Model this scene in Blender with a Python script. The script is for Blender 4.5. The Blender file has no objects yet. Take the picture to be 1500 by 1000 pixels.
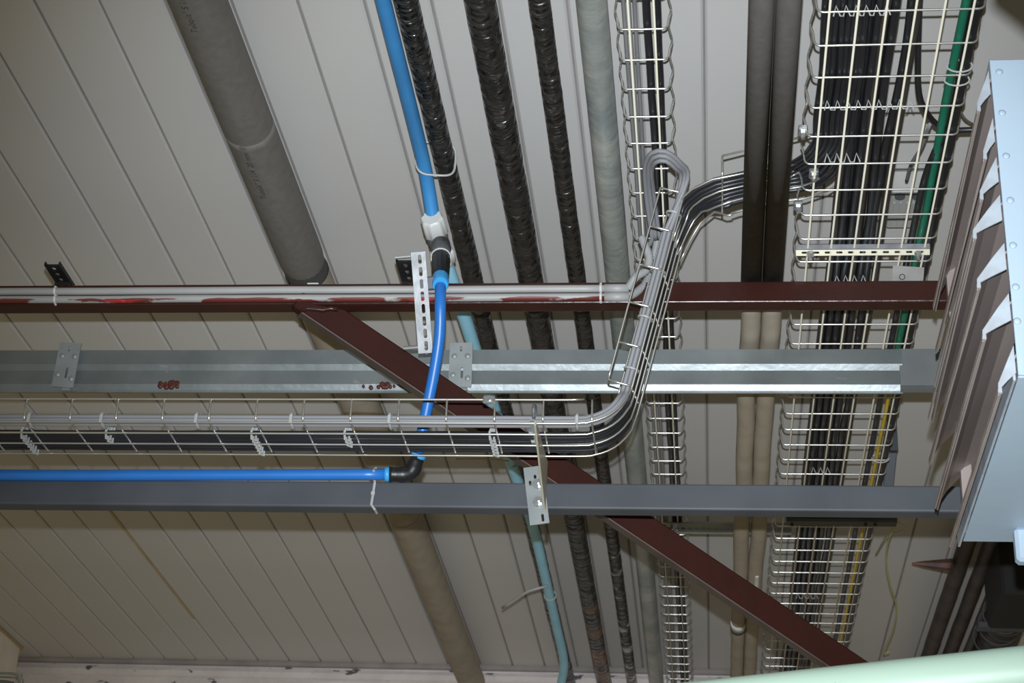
import bpy, bmesh, math, random
from mathutils import Vector, Matrix, noise
random.seed(7)
V = Vector
sc = bpy.context.scene
col = sc.collection

# ------------------------------------------------------------------ camera
H = 1.6                      # lens height above the floor
F = 2600.0                   # focal length in pixels of the 1500 px wide frame
_wy = V((295, 1379, F)).normalized()
_wx = -V((-23100, 45, F)).normalized()
_wx = (_wx - _wy * _wx.dot(_wy)).normalized()
_wz = _wx.cross(_wy)
def c2w(c): return V((c.dot(_wx), c.dot(_wy), c.dot(_wz)))
EYE = V((0, 0, H))
def P(px, py, Z=None, Y=None, z=None, X=None):
    """survey helper: point of the place seen at a pixel, on the plane Z / Y / X or at depth z"""
    w = c2w(V(((px - 750) / F, (py - 500) / F, 1)))
    t = z if z is not None else (Z - H) / w.z if Z is not None else Y / w.y if Y is not None else X / w.x
    return EYE + w * t
cd = bpy.data.cameras.new('camera')
cam = bpy.data.objects.new('camera', cd); col.objects.link(cam)
r_, u_, b_ = c2w(V((1, 0, 0))), c2w(V((0, -1, 0))), c2w(V((0, 0, -1)))
cam.matrix_world = Matrix(((r_.x, u_.x, b_.x, EYE.x), (r_.y, u_.y, b_.y, EYE.y), (r_.z, u_.z, b_.z, EYE.z), (0, 0, 0, 1)))
cd.sensor_width = 36; cd.lens = F / 1500 * 36; cd.clip_start = .02
cd.dof.use_dof = True; cd.dof.focus_distance = 3.9; cd.dof.aperture_fstop = 11
sc.camera = cam

# ------------------------------------------------------------------ light
w = bpy.data.worlds.new('hall_ambient'); sc.world = w; w.use_nodes = True
bg = w.node_tree.nodes['Background']
bg.inputs[0].default_value = (1.0, .865, .53, 1); bg.inputs[1].default_value = .152
fl = bpy.data.lights.new('camera_flash', 'SPOT')     # the flash unit that throws the shadows in the photo
fl.energy = 850; fl.color = (.86, .935, 1.0); fl.spot_size = math.radians(50); fl.spot_blend = 1.0
fl.shadow_soft_size = .012
flo = bpy.data.objects.new('camera_flash', fl); col.objects.link(flo)
flo.location = EYE + u_ * .105
_aim = P(900, 560, z=4) - flo.location
flo.rotation_euler = _aim.to_track_quat('-Z', 'Y').to_euler()
sc.view_settings.view_transform = 'Standard'; sc.view_settings.look = 'None'
sc.view_settings.exposure = 0; sc.view_settings.gamma = 1; sc.view_settings.use_curve_mapping = False

# ------------------------------------------------------------------ materials
M = {}
def mat(name, c, rough=.6, metal=0, c2=None, ns=8, nd=4, stretch=(1, 1, 1), bump=0, bs=40, bdist=.01, lo=.35, hi=.65, spec=.5, coat=0, bstretch=None):
    m = bpy.data.materials.new(name); m.use_nodes = True; M[name] = m
    nt = m.node_tree; b = nt.nodes['Principled BSDF']
    b.inputs['Base Color'].default_value = (*c, 1); b.inputs['Roughness'].default_value = rough
    b.inputs['Metallic'].default_value = metal; b.inputs['Specular IOR Level'].default_value = spec
    b.inputs['Coat Weight'].default_value = coat; b.inputs['Coat Roughness'].default_value = .15
    tc = nt.nodes.new('ShaderNodeTexCoord')
    def nz(scale, st, det):
        mp = nt.nodes.new('ShaderNodeMapping'); mp.inputs['Scale'].default_value = st
        nt.links.new(tc.outputs['Object'], mp.inputs[0])
        n = nt.nodes.new('ShaderNodeTexNoise'); n.inputs['Scale'].default_value = scale; n.inputs['Detail'].default_value = det
        nt.links.new(mp.outputs[0], n.inputs['Vector']); return n
    c2 = c2 or tuple(v * .88 for v in c)
    n = nz(ns, stretch, nd)
    r = nt.nodes.new('ShaderNodeValToRGB'); r.color_ramp.elements[0].position = lo; r.color_ramp.elements[1].position = hi
    r.color_ramp.elements[0].color = (*c, 1); r.color_ramp.elements[1].color = (*c2, 1)
    nt.links.new(n.outputs['Fac'], r.inputs[0]); nt.links.new(r.outputs[0], b.inputs['Base Color'])
    if bump:
        n2 = nz(bs, bstretch or stretch, 2.2 if bdist > .02 else 3); bp = nt.nodes.new('ShaderNodeBump')
        bp.inputs['Strength'].default_value = bump; bp.inputs['Distance'].default_value = bdist
        nt.links.new(n2.outputs['Fac'], bp.inputs['Height']); nt.links.new(bp.outputs[0], b.inputs['Normal'])
    return m
def overlay(m, c, axis, a, b_, scale, thr, soft=.04, st=(1, 1, 1), rough=None):
    """a stain or paint patch: noise shape, present where the object coordinate along axis lies beyond a..b"""
    nt = m.node_tree; b = nt.nodes['Principled BSDF']; src = b.inputs['Base Color'].links[0].from_socket
    tc = nt.nodes.new('ShaderNodeTexCoord'); sp = nt.nodes.new('ShaderNodeSeparateXYZ'); nt.links.new(tc.outputs['Object'], sp.inputs[0])
    mr = nt.nodes.new('ShaderNodeMapRange'); mr.inputs[1].default_value = a; mr.inputs[2].default_value = b_
    nt.links.new(sp.outputs[axis], mr.inputs[0])
    mp = nt.nodes.new('ShaderNodeMapping'); mp.inputs['Scale'].default_value = st; nt.links.new(tc.outputs['Object'], mp.inputs[0])
    n = nt.nodes.new('ShaderNodeTexNoise'); n.inputs['Scale'].default_value = scale; n.inputs['Detail'].default_value = 6
    nt.links.new(mp.outputs[0], n.inputs['Vector'])
    ad = nt.nodes.new('ShaderNodeMath'); ad.operation = 'MULTIPLY'; nt.links.new(mr.outputs[0], ad.inputs[0]); nt.links.new(n.outputs['Fac'], ad.inputs[1])
    rp = nt.nodes.new('ShaderNodeMapRange'); rp.inputs[1].default_value = thr; rp.inputs[2].default_value = thr + soft; nt.links.new(ad.outputs[0], rp.inputs[0])
    mx = nt.nodes.new('ShaderNodeMix'); mx.data_type = 'RGBA'
    nt.links.new(rp.outputs[0], mx.inputs[0]); nt.links.new(src, mx.inputs[6]); mx.inputs[7].default_value = (*c, 1)
    nt.links.new(mx.outputs[2], b.inputs['Base Color'])
    return m
mat('ceil', (.60, .58, .56), .62, c2=(.55, .53, .515), ns=1.1, bump=.03, bs=60, lo=.3, hi=.7)
mat('ceil_back', (.30, .28, .27), .8)
mat('sealant', (.5, .38, .21), .7, c2=(.42, .31, .17), ns=6)
mat('wall', (.78, .71, .69), .85, c2=(.66, .59, .58), ns=5, bump=.7, bs=30)
overlay(M['wall'], (.13, .12, .14), 2, -.2, .0, 11, .62, .03, (1, 1, 2.5))
mat('moulding', (.36, .32, .30), .6, c2=(.27, .24, .23), ns=7)
mat('post', (.9, .84, .74), .7, bump=.2, bs=20)
mat('red', (.040, .0125, .0095), .3, c2=(.033, .0105, .008), ns=9, bump=.12, bs=35, spec=.4)
mat('red_brace', (.036, .0105, .0075), .55, c2=(.031, .0092, .0068), ns=9, bump=.08, bs=35, spec=.1)
mat('paint_red', (.085, .018, .013), .5)
mat('brace_edge', (.10, .075, .065), .5, c2=(.07, .048, .04), ns=12)
mat('galv', (.36, .39, .395), .36, .72, c2=(.25, .275, .28), ns=7, nd=7, bump=.05, bs=50, lo=.3, hi=.7)
overlay(M['galv'], (.62, .64, .64), 0, -50, -40, 9, .72, .08, (1, 2, 2))
mat('galv_plate', (.33, .35, .35), .5, .4, c2=(.27, .29, .29), ns=16)
mat('galv_dark', (.17, .18, .18), .55, .4, c2=(.2, .21, .21), ns=10)
mat('zinc', (.36, .365, .38), .48, .35, c2=(.25, .255, .27), ns=25, bump=.06, bs=60)
mat('grey_paint', (.078, .083, .094), .5, c2=(.06, .064, .074), ns=5, nd=6, spec=.35)
mat('grey_scuff', (.12, .12, .13), .6)
mat('wire', (.74, .73, .70), .3, .85, c2=(.62, .60, .55), ns=6)
mat('wire_warm_lit', (.80, .75, .62), .4, .08, c2=(.72, .66, .52), ns=6)  # warm light on the lengthwise tray wires, put into their base colour
mat('conduit', (.36, .35, .34), .5, c2=(.32, .312, .305), ns=6)
M['conduit_red'] = M['conduit'].copy(); M['conduit_red'].name = 'conduit_red'
mat('conduit_flex', (.33, .33, .33), .5)
mat('foam_dark', (.125, .112, .104), .8, c2=(.105, .096, .09), ns=60, spec=.3)
mat('foam_big', (.165, .15, .135), .6, c2=(.14, .128, .115), ns=50, spec=.35)
mat('foam_tan', (.37, .315, .245), .7, c2=(.31, .265, .21), ns=14, spec=.3)
mat('foam_joint', (.05, .048, .046), .8)
mat('black_wrap', (.011, .0105, .0105), .24, c2=(.022, .021, .02), ns=14, stretch=(1, 2.2, 1), bump=1, bs=13, bdist=.05, bstretch=(1, 2.5, 1), spec=.7)
mat('black_rust', (.013, .0115, .011), .26, c2=(.026, .022, .02), ns=14, stretch=(1, 2.2, 1), bump=1, bs=13, bdist=.048, bstretch=(1, 2.5, 1), spec=.65)
overlay(M['black_rust'], (.15, .07, .035), 1, .6, 2.4, 5, .40, .1)
mat('black_flake', (.014, .0125, .0115), .28, c2=(.03, .026, .022), ns=14, stretch=(1, 2.2, 1), bump=1, bs=13, bdist=.048, bstretch=(1, 2.5, 1), spec=.65)
overlay(M['black_flake'], (.42, .38, .34), 1, -.3, 1.6, 16, .56, .04)
mat('galv_pipe', (.25, .28, .275), .4, .25, c2=(.45, .45, .41), ns=9, nd=6, stretch=(1, .6, 1), bump=.6, bs=14, bdist=.007, bstretch=(1, 2, 1), lo=.4, hi=.7)
overlay(M['galv_pipe'], (.50, .47, .40), 1, -.4, 2.2, 7, .45, .3)
mat('blue_pipe', (.045, .24, .53), .4, c2=(.04, .2, .45), ns=8)
mat('blue_pale', (.34, .66, .82), .45, c2=(.28, .58, .75), ns=8)
overlay(M['blue_pale'], (.07, .09, .10), 1, 1.2, 2.6, 14, .6, .08)
mat('blue_hose', (.02, .155, .50), .38, c2=(.018, .14, .46), ns=8)
mat('blue_ring', (.05, .36, .75), .4)
mat('fit_white', (.66, .66, .64), .45)
mat('fit_grey', (.10, .10, .11), .5)
mat('fit_black', (.012, .012, .013), .4)
mat('cable_black', (.011, .011, .013), .38, c2=(.018, .018, .022), ns=6)
mat('cable_brown', (.03, .026, .023), .45, c2=(.05, .042, .035), ns=8)
mat('cable_grey', (.23, .23, .245), .6, c2=(.20, .20, .21), ns=6)
mat('cable_mid', (.22, .22, .225), .5)
mat('cable_green', (.006, .15, .085), .45)
mat('cable_yellow', (.62, .40, .03), .5, c2=(.45, .34, .03), ns=8)
mat('wire_olive', (.42, .42, .17), .5)
mat('tie', (.42, .42, .41), .5)
mat('tape', (.12, .12, .12), .5)
mat('black_steel', (.014, .014, .015), .45, bump=.1, bs=40)
mat('dark_olive', (.035, .042, .036), .45, c2=(.045, .05, .045), ns=10)
mat('unit_blue', (.40, .50, .60), .5, c2=(.38, .475, .57), ns=3, bump=.05, bs=25)
mat('blade', (.25, .195, .178), .42, .0, c2=(.33, .27, .25), ns=4, nd=6, stretch=(1, .4, 1))
overlay(M['blade'], (.34, .16, .11), 1, .05, .45, 7, .45, .15)
mat('blade_end', (.40, .45, .50), .5, c2=(.30, .31, .33), ns=20, lo=.45, hi=.75)
mat('blade_lip', (.40, .36, .34), .45, c2=(.28, .22, .2), ns=9)
mat('interior', (.012, .012, .012), .8)
mat('mint', (.40, .52, .42), .45, c2=(.375, .50, .40), ns=4)
overlay(M['mint'], (.12, .15, .13), 0, -50, -40, 24, .72, .03, (1, 3, 3))
mat('rust', (.17, .06, .04), .6, c2=(.05, .03, .025), ns=12, bump=.3, bs=30)
mat('rust_pipe', (.04, .032, .028), .6, c2=(.075, .052, .042), ns=14, bump=.4, bs=30)
mat('duct_grey', (.085, .08, .077), .6)
mat('paper', (.26, .245, .23), .7, c2=(.20, .19, .175), ns=30)
mat('ink', (.03, .03, .03), .8)
mat('clear_plastic', (.42, .41, .39), .4)
mat('chrome', (.62, .64, .64), .25, .8)
mat('strip_cream', (.46, .42, .32), .45, .3)

# ------------------------------------------------------------------ builders
def tag(o, label=None, cat=None, group=None, kind=None):
    for k, v in (('label', label), ('category', cat), ('group', group), ('kind', kind)):
        if v: o[k] = v
    return o
def adopt(o, parent):
    if parent is not None:
        o.parent = parent
        pm = Matrix.Translation(world_loc(parent)); o.matrix_parent_inverse = pm.inverted()
    return o
WL = {}
def world_loc(o): return WL.get(o.name, V((0, 0, 0)))
def root(name, loc, label, cat, group=None, kind=None):
    o = bpy.data.objects.new(name, None); o.location = loc; o.empty_display_size = .05
    col.objects.link(o); WL[o.name] = V(loc)
    return tag(o, label, cat, group, kind)
def link_mesh(name, me, m, parent=None, loc=None, rot=None):
    o = bpy.data.objects.new(name, me); col.objects.link(o)
    if m is not None and not me.materials: me.materials.append(m)
    if loc is not None: o.location = loc
    if rot is not None: o.rotation_euler = rot
    WL[o.name] = V(o.location)
    adopt(o, parent)
    return o
def build(name, vs, fs, m, parent=None, smooth=False, origin=None):
    """one mesh object from world coordinates, its origin moved to its own centre"""
    vs = [V(v) for v in vs]
    if origin is None:
        lo = V((min(v[i] for v in vs) for i in range(3))); hi = V((max(v[i] for v in vs) for i in range(3))); origin = (lo + hi) / 2
    me = bpy.data.meshes.new(name)
    me.from_pydata([v - origin for v in vs], [], fs)
    if smooth: me.polygons.foreach_set('use_smooth', [len(f) <= 4 for f in fs])
    me.update()
    return link_mesh(name, me, M[m] if isinstance(m, str) else m, parent, origin)
class MB:
    def __init__(s): s.v = []; s.f = []
    def add(s, vs, fs):
        n = len(s.v); s.v += [V(v) for v in vs]; s.f += [tuple(i + n for i in f) for f in fs]; return s
    def box(s, c, d, ax=None, ch=0):
        """box about c, full sizes d along axes ax, edges chamfered by ch"""
        ax = ax or (V((1, 0, 0)), V((0, 1, 0)), V((0, 0, 1)))
        bm = bmesh.new(); bmesh.ops.create_cube(bm, size=1)
        for v in bm.verts: v.co = V((v.co.x * d[0], v.co.y * d[1], v.co.z * d[2]))
        if ch: bmesh.ops.bevel(bm, geom=bm.edges[:], offset=ch, segments=1, affect='EDGES')
        bm.verts.ensure_lookup_table()
        vs = [V(c) + ax[0] * v.co.x + ax[1] * v.co.y + ax[2] * v.co.z for v in bm.verts]
        fs = [tuple(v.index for v in f.verts) for f in bm.faces]; bm.free()
        return s.add(vs, fs)
    def tube(s, pts, r, n=10, caps=True, prof=None):
        vs, fs = sweep(pts, r, n, caps, prof); return s.add(vs, fs)
    def build(s, name, m, parent=None, smooth=False, origin=None): return build(name, s.v, s.f, m, parent, smooth, origin)
def sweep(pts, r, n=10, caps=True, prof=None):
    pts = [V(p) for p in pts]; k = len(pts)
    rr = r if isinstance(r, (list, tuple)) else [r] * k
    T = []
    for i in range(k):
        a = pts[max(i - 1, 0)]; b = pts[min(i + 1, k - 1)]; T.append((b - a).normalized())
    ref = V((0, 0, 1)) if abs(T[0].z) < .9 else V((1, 0, 0))
    u = (ref - T[0] * ref.dot(T[0])).normalized()
    vs, fs = [], []
    for i in range(k):
        u = (u - T[i] * u.dot(T[i])).normalized(); v = T[i].cross(u)
        for j in range(n):
            a = 2 * math.pi * j / n
            q = rr[i] * (prof(i, a, pts[i]) if prof else 1)
            vs.append(pts[i] + u * (math.cos(a) * q) + v * (math.sin(a) * q))
    for i in range(k - 1):
        for j in range(n):
            a = i * n + j; b = i * n + (j + 1) % n
            fs.append((a, b, b + n, a + n))
    if caps: fs.append(tuple(range(n - 1, -1, -1))); fs.append(tuple(range((k - 1) * n, k * n)))
    return vs, fs
def crom(pts, step=.03):
    """Catmull-Rom through the points"""
    pts = [V(p) for p in pts]; q = [pts[0] * 2 - pts[1]] + pts + [pts[-1] * 2 - pts[-2]]; out = []
    for i in range(1, len(q) - 2):
        n = max(2, int((q[i + 1] - q[i]).length / step))
        for k in range(n):
            t = k / n
            out.append(.5 * ((2 * q[i]) + (q[i + 1] - q[i - 1]) * t + (2 * q[i - 1] - 5 * q[i] + 4 * q[i + 1] - q[i + 2]) * t * t
                             + (3 * q[i] - q[i - 1] - 3 * q[i + 1] + q[i + 2]) * t ** 3))
    out.append(pts[-1]); return out
def tube(name, pts, r, m, parent=None, n=10, prof=None, caps=True):
    vs, fs = sweep(pts, r, n, caps, prof); return build(name, vs, fs, m, parent, True)
def prism_x(name, prof, x0, x1, m, parent=None, nseg=1):
    """(Y,Z) outline swept along X"""
    k = len(prof); vs = []; fs = []
    for i in range(nseg + 1):
        x = x0 + (x1 - x0) * i / nseg
        vs += [V((x, p[0], p[1])) for p in prof]
    for i in range(nseg):
        for j in range(k): a = i * k + j; b = i * k + (j + 1) % k; fs.append((a, a + k, b + k, b))
    fs.append(tuple(range(k))); fs.append(tuple(range(nseg * k + k - 1, nseg * k - 1, -1)))
    me = build(name, vs, fs, m, parent)
    bm = bmesh.new(); bm.from_mesh(me.data); bmesh.ops.recalc_face_normals(bm, faces=bm.faces); bm.to_mesh(me.data); bm.free()
    return me
def rect_tube(y0, y1, z0, z1, c=.005, n=5):
    out = []
    for cy, cz, a0 in ((y0 + c, z1 - c, 180), (y1 - c, z1 - c, 90), (y1 - c, z0 + c, 0), (y0 + c, z0 + c, -90)):
        for k in range(n + 1):
            a = math.radians(a0 - 90 * k / n); out.append((cy + math.cos(a) * c, cz + math.sin(a) * c))
    return out
def slotted(name, L, W, t, slots, m, parent, origin, ax, circle=False):
    """flat plate L x W with rounded slots [(cx, cy, length, width)], axes ax = (along L, along W)"""
    cu = bpy.data.curves.new('tmp', 'CURVE'); cu.dimensions = '2D'; cu.fill_mode = 'BOTH'; cu.extrude = t / 2
    def poly(pp):
        sp = cu.splines.new('POLY'); sp.points.add(len(pp) - 1); sp.use_cyclic_u = True
        for q, p in zip(sp.points, pp): q.co = (p[0], p[1], 0, 1)
    poly([(-L / 2, -W / 2), (L / 2, -W / 2), (L / 2, W / 2), (-L / 2, W / 2)])
    for cx, cy, sl, sw in slots:
        pp = []
        for k in range(12):
            a = math.pi * 2 * k / 12 + math.pi / 12
            pp.append((cx + math.cos(a) * sw / 2 + (sl - sw) / 2 * (1 if math.cos(a) > 0 else -1), cy + math.sin(a) * sw / 2))
        poly(pp)
    to = bpy.data.objects.new('tmp', cu); col.objects.link(to)
    dg = bpy.context.evaluated_depsgraph_get(); me = bpy.data.meshes.new_from_object(to.evaluated_get(dg))
    bpy.data.objects.remove(to); bpy.data.curves.remove(cu)
    a, b = ax[0].normalized(), ax[1].normalized(); c = a.cross(b)
    for v in me.vertices: v.co = a * v.co.x + b * v.co.y + c * v.co.z
    me.name = name; me.materials.clear(); return link_mesh(name, me, M[m], parent, origin)
def text_mesh(s, size):
    cu = bpy.data.curves.new('tmp', 'FONT'); cu.body = s; cu.size = size; cu.extrude = 0
    to = bpy.data.objects.new('tmp', cu); col.objects.link(to)
    dg = bpy.context.evaluated_depsgraph_get(); me = bpy.data.meshes.new_from_object(to.evaluated_get(dg))
    bpy.data.objects.remove(to); bpy.data.curves.remove(cu); me.materials.clear(); return me
def cyl(mb, c, d, r, L, n=14):
    d = V(d).normalized(); c = V(c); mb.tube([c - d * L / 2, c + d * L / 2], r, n)
X_, Y_, Z_ = V((1, 0, 0)), V((0, 1, 0)), V((0, 0, 1))

# ------------------------------------------------------------------ the shell: ceiling and back wall
ZC = H + 2.35
YW = 7.52
xs0 = P(47, 0, Z=ZC).x; pitch = (P(1031, 0, Z=ZC).x - xs0) / 10
ceil = root('ceiling', (xs0, YW, ZC), None, None, kind='structure')
build('ceiling_backing', [(xs0 - 20 * pitch, .9, ZC + .009), (xs0 + 30 * pitch, .9, ZC + .009), (xs0 + 30 * pitch, YW, ZC + .009), (xs0 - 20 * pitch, YW, ZC + .009)], [(0, 1, 2, 3)], 'ceil_back', ceil)
def panel_mesh(w, L):
    g = .0025; c = .0045; t = .009; y = L / 2; h = w / 2
    vs = []
    for s in (-y, y): vs += [(-h + g, s, t), (-h + g, s, c), (-h + g + c, s, 0), (h - g - c, s, 0), (h - g, s, c), (h - g, s, t)]
    fs = [(i, i + 1, i + 7, i + 6) for i in range(5)] + [(5, 4, 3, 2, 1, 0), (6, 7, 8, 9, 10, 11)]
    me = bpy.data.meshes.new('ceiling_panel'); me.from_pydata(vs, [], fs); me.materials.append(M['ceil'])
    bm = bmesh.new(); bm.from_mesh(me); bmesh.ops.recalc_face_normals(bm, faces=bm.faces); bm.to_mesh(me); bm.free(); return me
pme = panel_mesh(pitch, YW - .9)
for k in range(-20, 30):
    link_mesh('ceiling_panel', pme, None, ceil, (xs0 + (k + .5) * pitch, (YW + .9) / 2, ZC + random.uniform(0, .0015)))
a = P(128, 735, Z=ZC - .001); b = P(232, 905, Z=ZC - .001)   # brownish sealant squeezed out of one joint
sx = xs0 + round((P(150, 760, Z=ZC).x - xs0) / pitch) * pitch
mb = MB(); mb.box(((sx), (a.y + b.y) / 2, ZC), (.010, b.y - a.y, .006), None, .002)
mb.build('sealant_strip', 'sealant', ceil)
wl = root('wall_back', (0, YW, 0), None, None, kind='structure')
mb = MB(); mb.box((xs0 + 5 * pitch, YW + .1, ZC / 2), (50 * pitch, .2, ZC)); mb.build('wall_surface', 'wall', wl, origin=V((0, YW, ZC - .16)))
prism_x('trim_1', [(YW, ZC), (YW - .018, ZC), (YW - .02, ZC - .008), (YW - .012, ZC - .018), (YW, ZC - .022)], xs0 - 20 * pitch, xs0 + 30 * pitch, 'moulding', wl)
prism_x('cable_ledge', [(YW, ZC - .03), (YW - .012, ZC - .034), (YW - .02, ZC - .05), (YW - .012, ZC - .072), (YW, ZC - .08)], xs0 - 20 * pitch, xs0 + 30 * pitch, 'wall', wl, 60)

# ------------------------------------------------------------------ steel beams
XL = -3.4
# red beam
yr = 3.45
z1 = P(700, 413.5, Y=yr).z; z0 = P(700, 444.5, Y=yr).z; ybk = P(700, 457.5, Z=z0).y
red = prism_x('red_beam', rect_tube(yr, ybk, z0, z1), XL, 1.6, 'red')
tag(red, 'dark red painted rectangular steel beam running across the photo behind the conduits', 'beam')
RZ0, RZ1, RY0, RY1 = z0, z1, yr, ybk
# galvanised beam with stepped face
yg = 3.76
zz = lambda y, yy=yg: P(700, y, Y=yy).z
pr = [(yg, zz(512)), (yg, zz(533)), (yg + .009, zz(540)), (yg + .006, zz(561)), (yg + .014, zz(568)), (yg + .015, zz(571)), (yg + .02, zz(571)), (yg + .02, zz(560)), (yg + .02, zz(512) - .004), (yg + .05, zz(512) - .004), (yg + .05, zz(512))]
gb = root('galvanized_beam', (0, yg, zz(569)), 'galvanized steel profile beam with stepped face below the red beam', 'beam')
prism_x('profile', pr, XL, P(1322, 540, Y=yg).x, 'galv', gb)
xa = P(1318, 540, Y=yg).x
prism_x('splice_end', [(yg + .002, zz(511)), (yg + .002, zz(563)), (yg - .004, zz(570)), (yg + .01, zz(571)), (yg + .02, zz(560)), (yg + .02, zz(511))], xa, 1.6, 'galv_dark', gb)
# grey beam
yb = 3.53
z1 = P(700, 706, Y=yb).z; z0 = P(700, 743.5, Y=yb).z; yk = P(700, 751.5, Z=z0).y
prism = prism_x('grey_beam', rect_tube(yb, max(yk, yb + .04), z0, z1), XL, 1.6, 'grey_paint')
tag(prism, 'slate grey painted rectangular steel beam, lowest of the horizontal beams', 'beam')
GZ0, GZ1, GY0, GY1 = z0, z1, yb, max(yk, yb + .04)
# diagonal brace
A0 = P(440, 432, z=4.02); A1 = P(440 + 890 * 1.7, 432 + 598 * 1.7, z=4.02 + .14 * 1.7)
dA = (A1 - A0).normalized()
nv = (Y_ - dA * Y_.dot(dA)).normalized()          # into the depth
up = nv.cross(dA).normalized(); up = up if up.z > 0 else -up
wB = .062; tB = .036
br = root('diagonal_brace', A1, 'dark red painted diagonal steel brace descending to the right from the red beam', 'brace')
mb = MB(); mid = (A0 + A1) / 2; L = (A1 - A0).length
mb.box(mid + up * 0.0 + nv * tB / 2, (L, tB, wB), (dA, nv, up), .003); mb.build('tube_profile', 'red_brace', br)
mb = MB(); mb.box(mid - up * (wB / 2 + .0015) + nv * tB / 2, (L * .985, tB + .002, .003), (dA, nv, up)); mb.build('lower_edge', 'brace_edge', br)  # paler strip along the lower face of the brace
mb = MB()                                          # weld bead at the top joint
mb.tube([P(440 + 11 * k, 453 + random.uniform(-2, 2), z=3.985) for k in range(6)], .005, 6); mb.build('weld_bead', 'red', br, True)

# ------------------------------------------------------------------ pipes along the ceiling
def ring_noise(amp, fr, seed):
    def f(i, a, p):
        return 1 + amp * noise.noise(V((math.cos(a) * 1.6 + seed, p.y * fr, math.sin(a) * 1.6))) + amp * .6 * noise.noise(V((math.cos(a) * 3 + seed, p.y * fr * 3, math.sin(a) * 3)))
    return f
def line_pipe(name, px, wpx, Z, m, label, cat='pipe', y0=1.6, y1=YW - .001, group=None, amp=0, parent=None, n=20):
    p = P(px, 0, Z=Z); dep = (p - EYE).dot(-b_); sl = (1045 - px) / 1879
    r = wpx * math.cos(math.atan(sl)) * dep / F / 2
    k = 260 if amp else 2
    pts = [V((p.x, y0 + (y1 - y0) * i / (k - 1), Z)) for i in range(k)]
    o = tube(name, pts, r, m, parent, n, ring_noise(amp, 16, px) if amp else None)
    if label: tag(o, label, cat, group)
    return o, p.x, r
G = 'wrapped pipes under the ceiling'
line_pipe('black_pipe', 595, 38, H + 2.275, 'black_wrap', 'black wrinkle-wrapped pipe right beside the blue water pipe', group=G, amp=.07)
line_pipe('black_pipe', 703, 48, H + 2.27, 'black_rust', 'thickest black wrapped pipe, rusty brown at its far lower end', group=G, amp=.045)
line_pipe('black_pipe', 790, 33, H + 2.28, 'black_flake', 'thin black pipe with flaking pale patches next to the galvanized pipe', group=G, amp=.05)
line_pipe('galvanized_pipe', 866.5, 47, H + 2.27, 'galv_pipe', 'pale grey galvanized pipe between the black pipe and the narrow wire tray', amp=.012)
# big foam-insulated pipe, in lengths
ZF = H + 2.275
pF = P(290, 0, Z=ZF); rF = 83 * (pF - EYE).dot(-b_) / F / 2
fp = root('insulated_pipe', (pF.x, YW, ZF), 'thick grey foam-insulated pipe with printed lettering, left under the ceiling', 'pipe')
yj1 = P(365, 205, Z=ZF - rF * .7).y; yjm = P(455, 425, Z=ZF - rF).y; yj2 = P(590, 765, Z=ZF - rF * .7).y
cuts = [1.5, yj1, yjm, yj2, YW - .001]
for i, mm in enumerate(('foam_big', 'foam_big', 'foam_tan', 'foam_tan')):
    ya, yb2 = cuts[i] + (.0014 if i else 0), cuts[i + 1] - .0014
    n_ = 30; pts = []; rr = []
    for k in range(n_):
        t = k / (n_ - 1); pts.append(V((pF.x, ya + (yb2 - ya) * t, ZF)))
        rr.append(rF * (1 + .006 * noise.noise(V((0, t * 3 + i * 9, 0)))))
    if i == 1:                                        # this length ends in a rounded shoulder
        for k in range(8):
            y = yb2 - .10 * (1 - k / 7) ** 1.6; q = max(0, 1 - (yb2 - y) / .10)
            if k == 0: pts, rr = [p for p in pts if p.y < y - .005], rr[:len([p for p in pts if p.y < y - .005])]
            pts.append(V((pF.x, y, ZF))); rr.append(rF * math.sqrt(max(.05, 1 - .35 * q * q)))
    tube('foam_sleeve', pts, rr, mm, fp, 36, None, i == 1)
tube('inner_pipe', [V((pF.x, 1.5, ZF)), V((pF.x, YW - .001, ZF))], rF * .95, 'foam_joint', fp, 24)
def wrap_text(s, size, px, py, parent, m):
    """lettering printed along the foam, reading towards the camera"""
    me = text_mesh(s, size)
    c = P(px, py, Z=ZF - rF * .75); ang0 = math.atan2(-(ZF - (ZF - rF * .75)), c.x - pF.x)
    ang0 = -math.acos(max(-1, min(1, (c.x - pF.x) / rF)))
    for v in me.vertices:
        a = ang0 - v.co.y / rF
        v.co = V((pF.x + math.cos(a) * rF * 1.004, c.y - v.co.x, ZF + math.sin(a) * rF * 1.004))
    return link_mesh('printed_lettering', me, M[m], parent, V((0, 0, 0)))
wrap_text("Tubolit\u00b0 S 114  20 mm  \u00ae", .021, 392, 284, fp, 'ink')
wrap_text("Tubolit\u00b0 S 114  20 mm", .021, 292, 40, fp, 'ink')
wrap_text("S 114  20 mm", .019, 608, 860, fp, 'ink')
wrap_text("Tubolit\u00b0 S 114", .019, 640, 925, fp, 'ink')
mb = MB(); mb.box(V((pF.x + .03, yjm - .03, ZF - rF - .002)), (.03, .02, .006), None, .002); mb.build('torn_tape', 'fit_white', fp)
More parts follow.
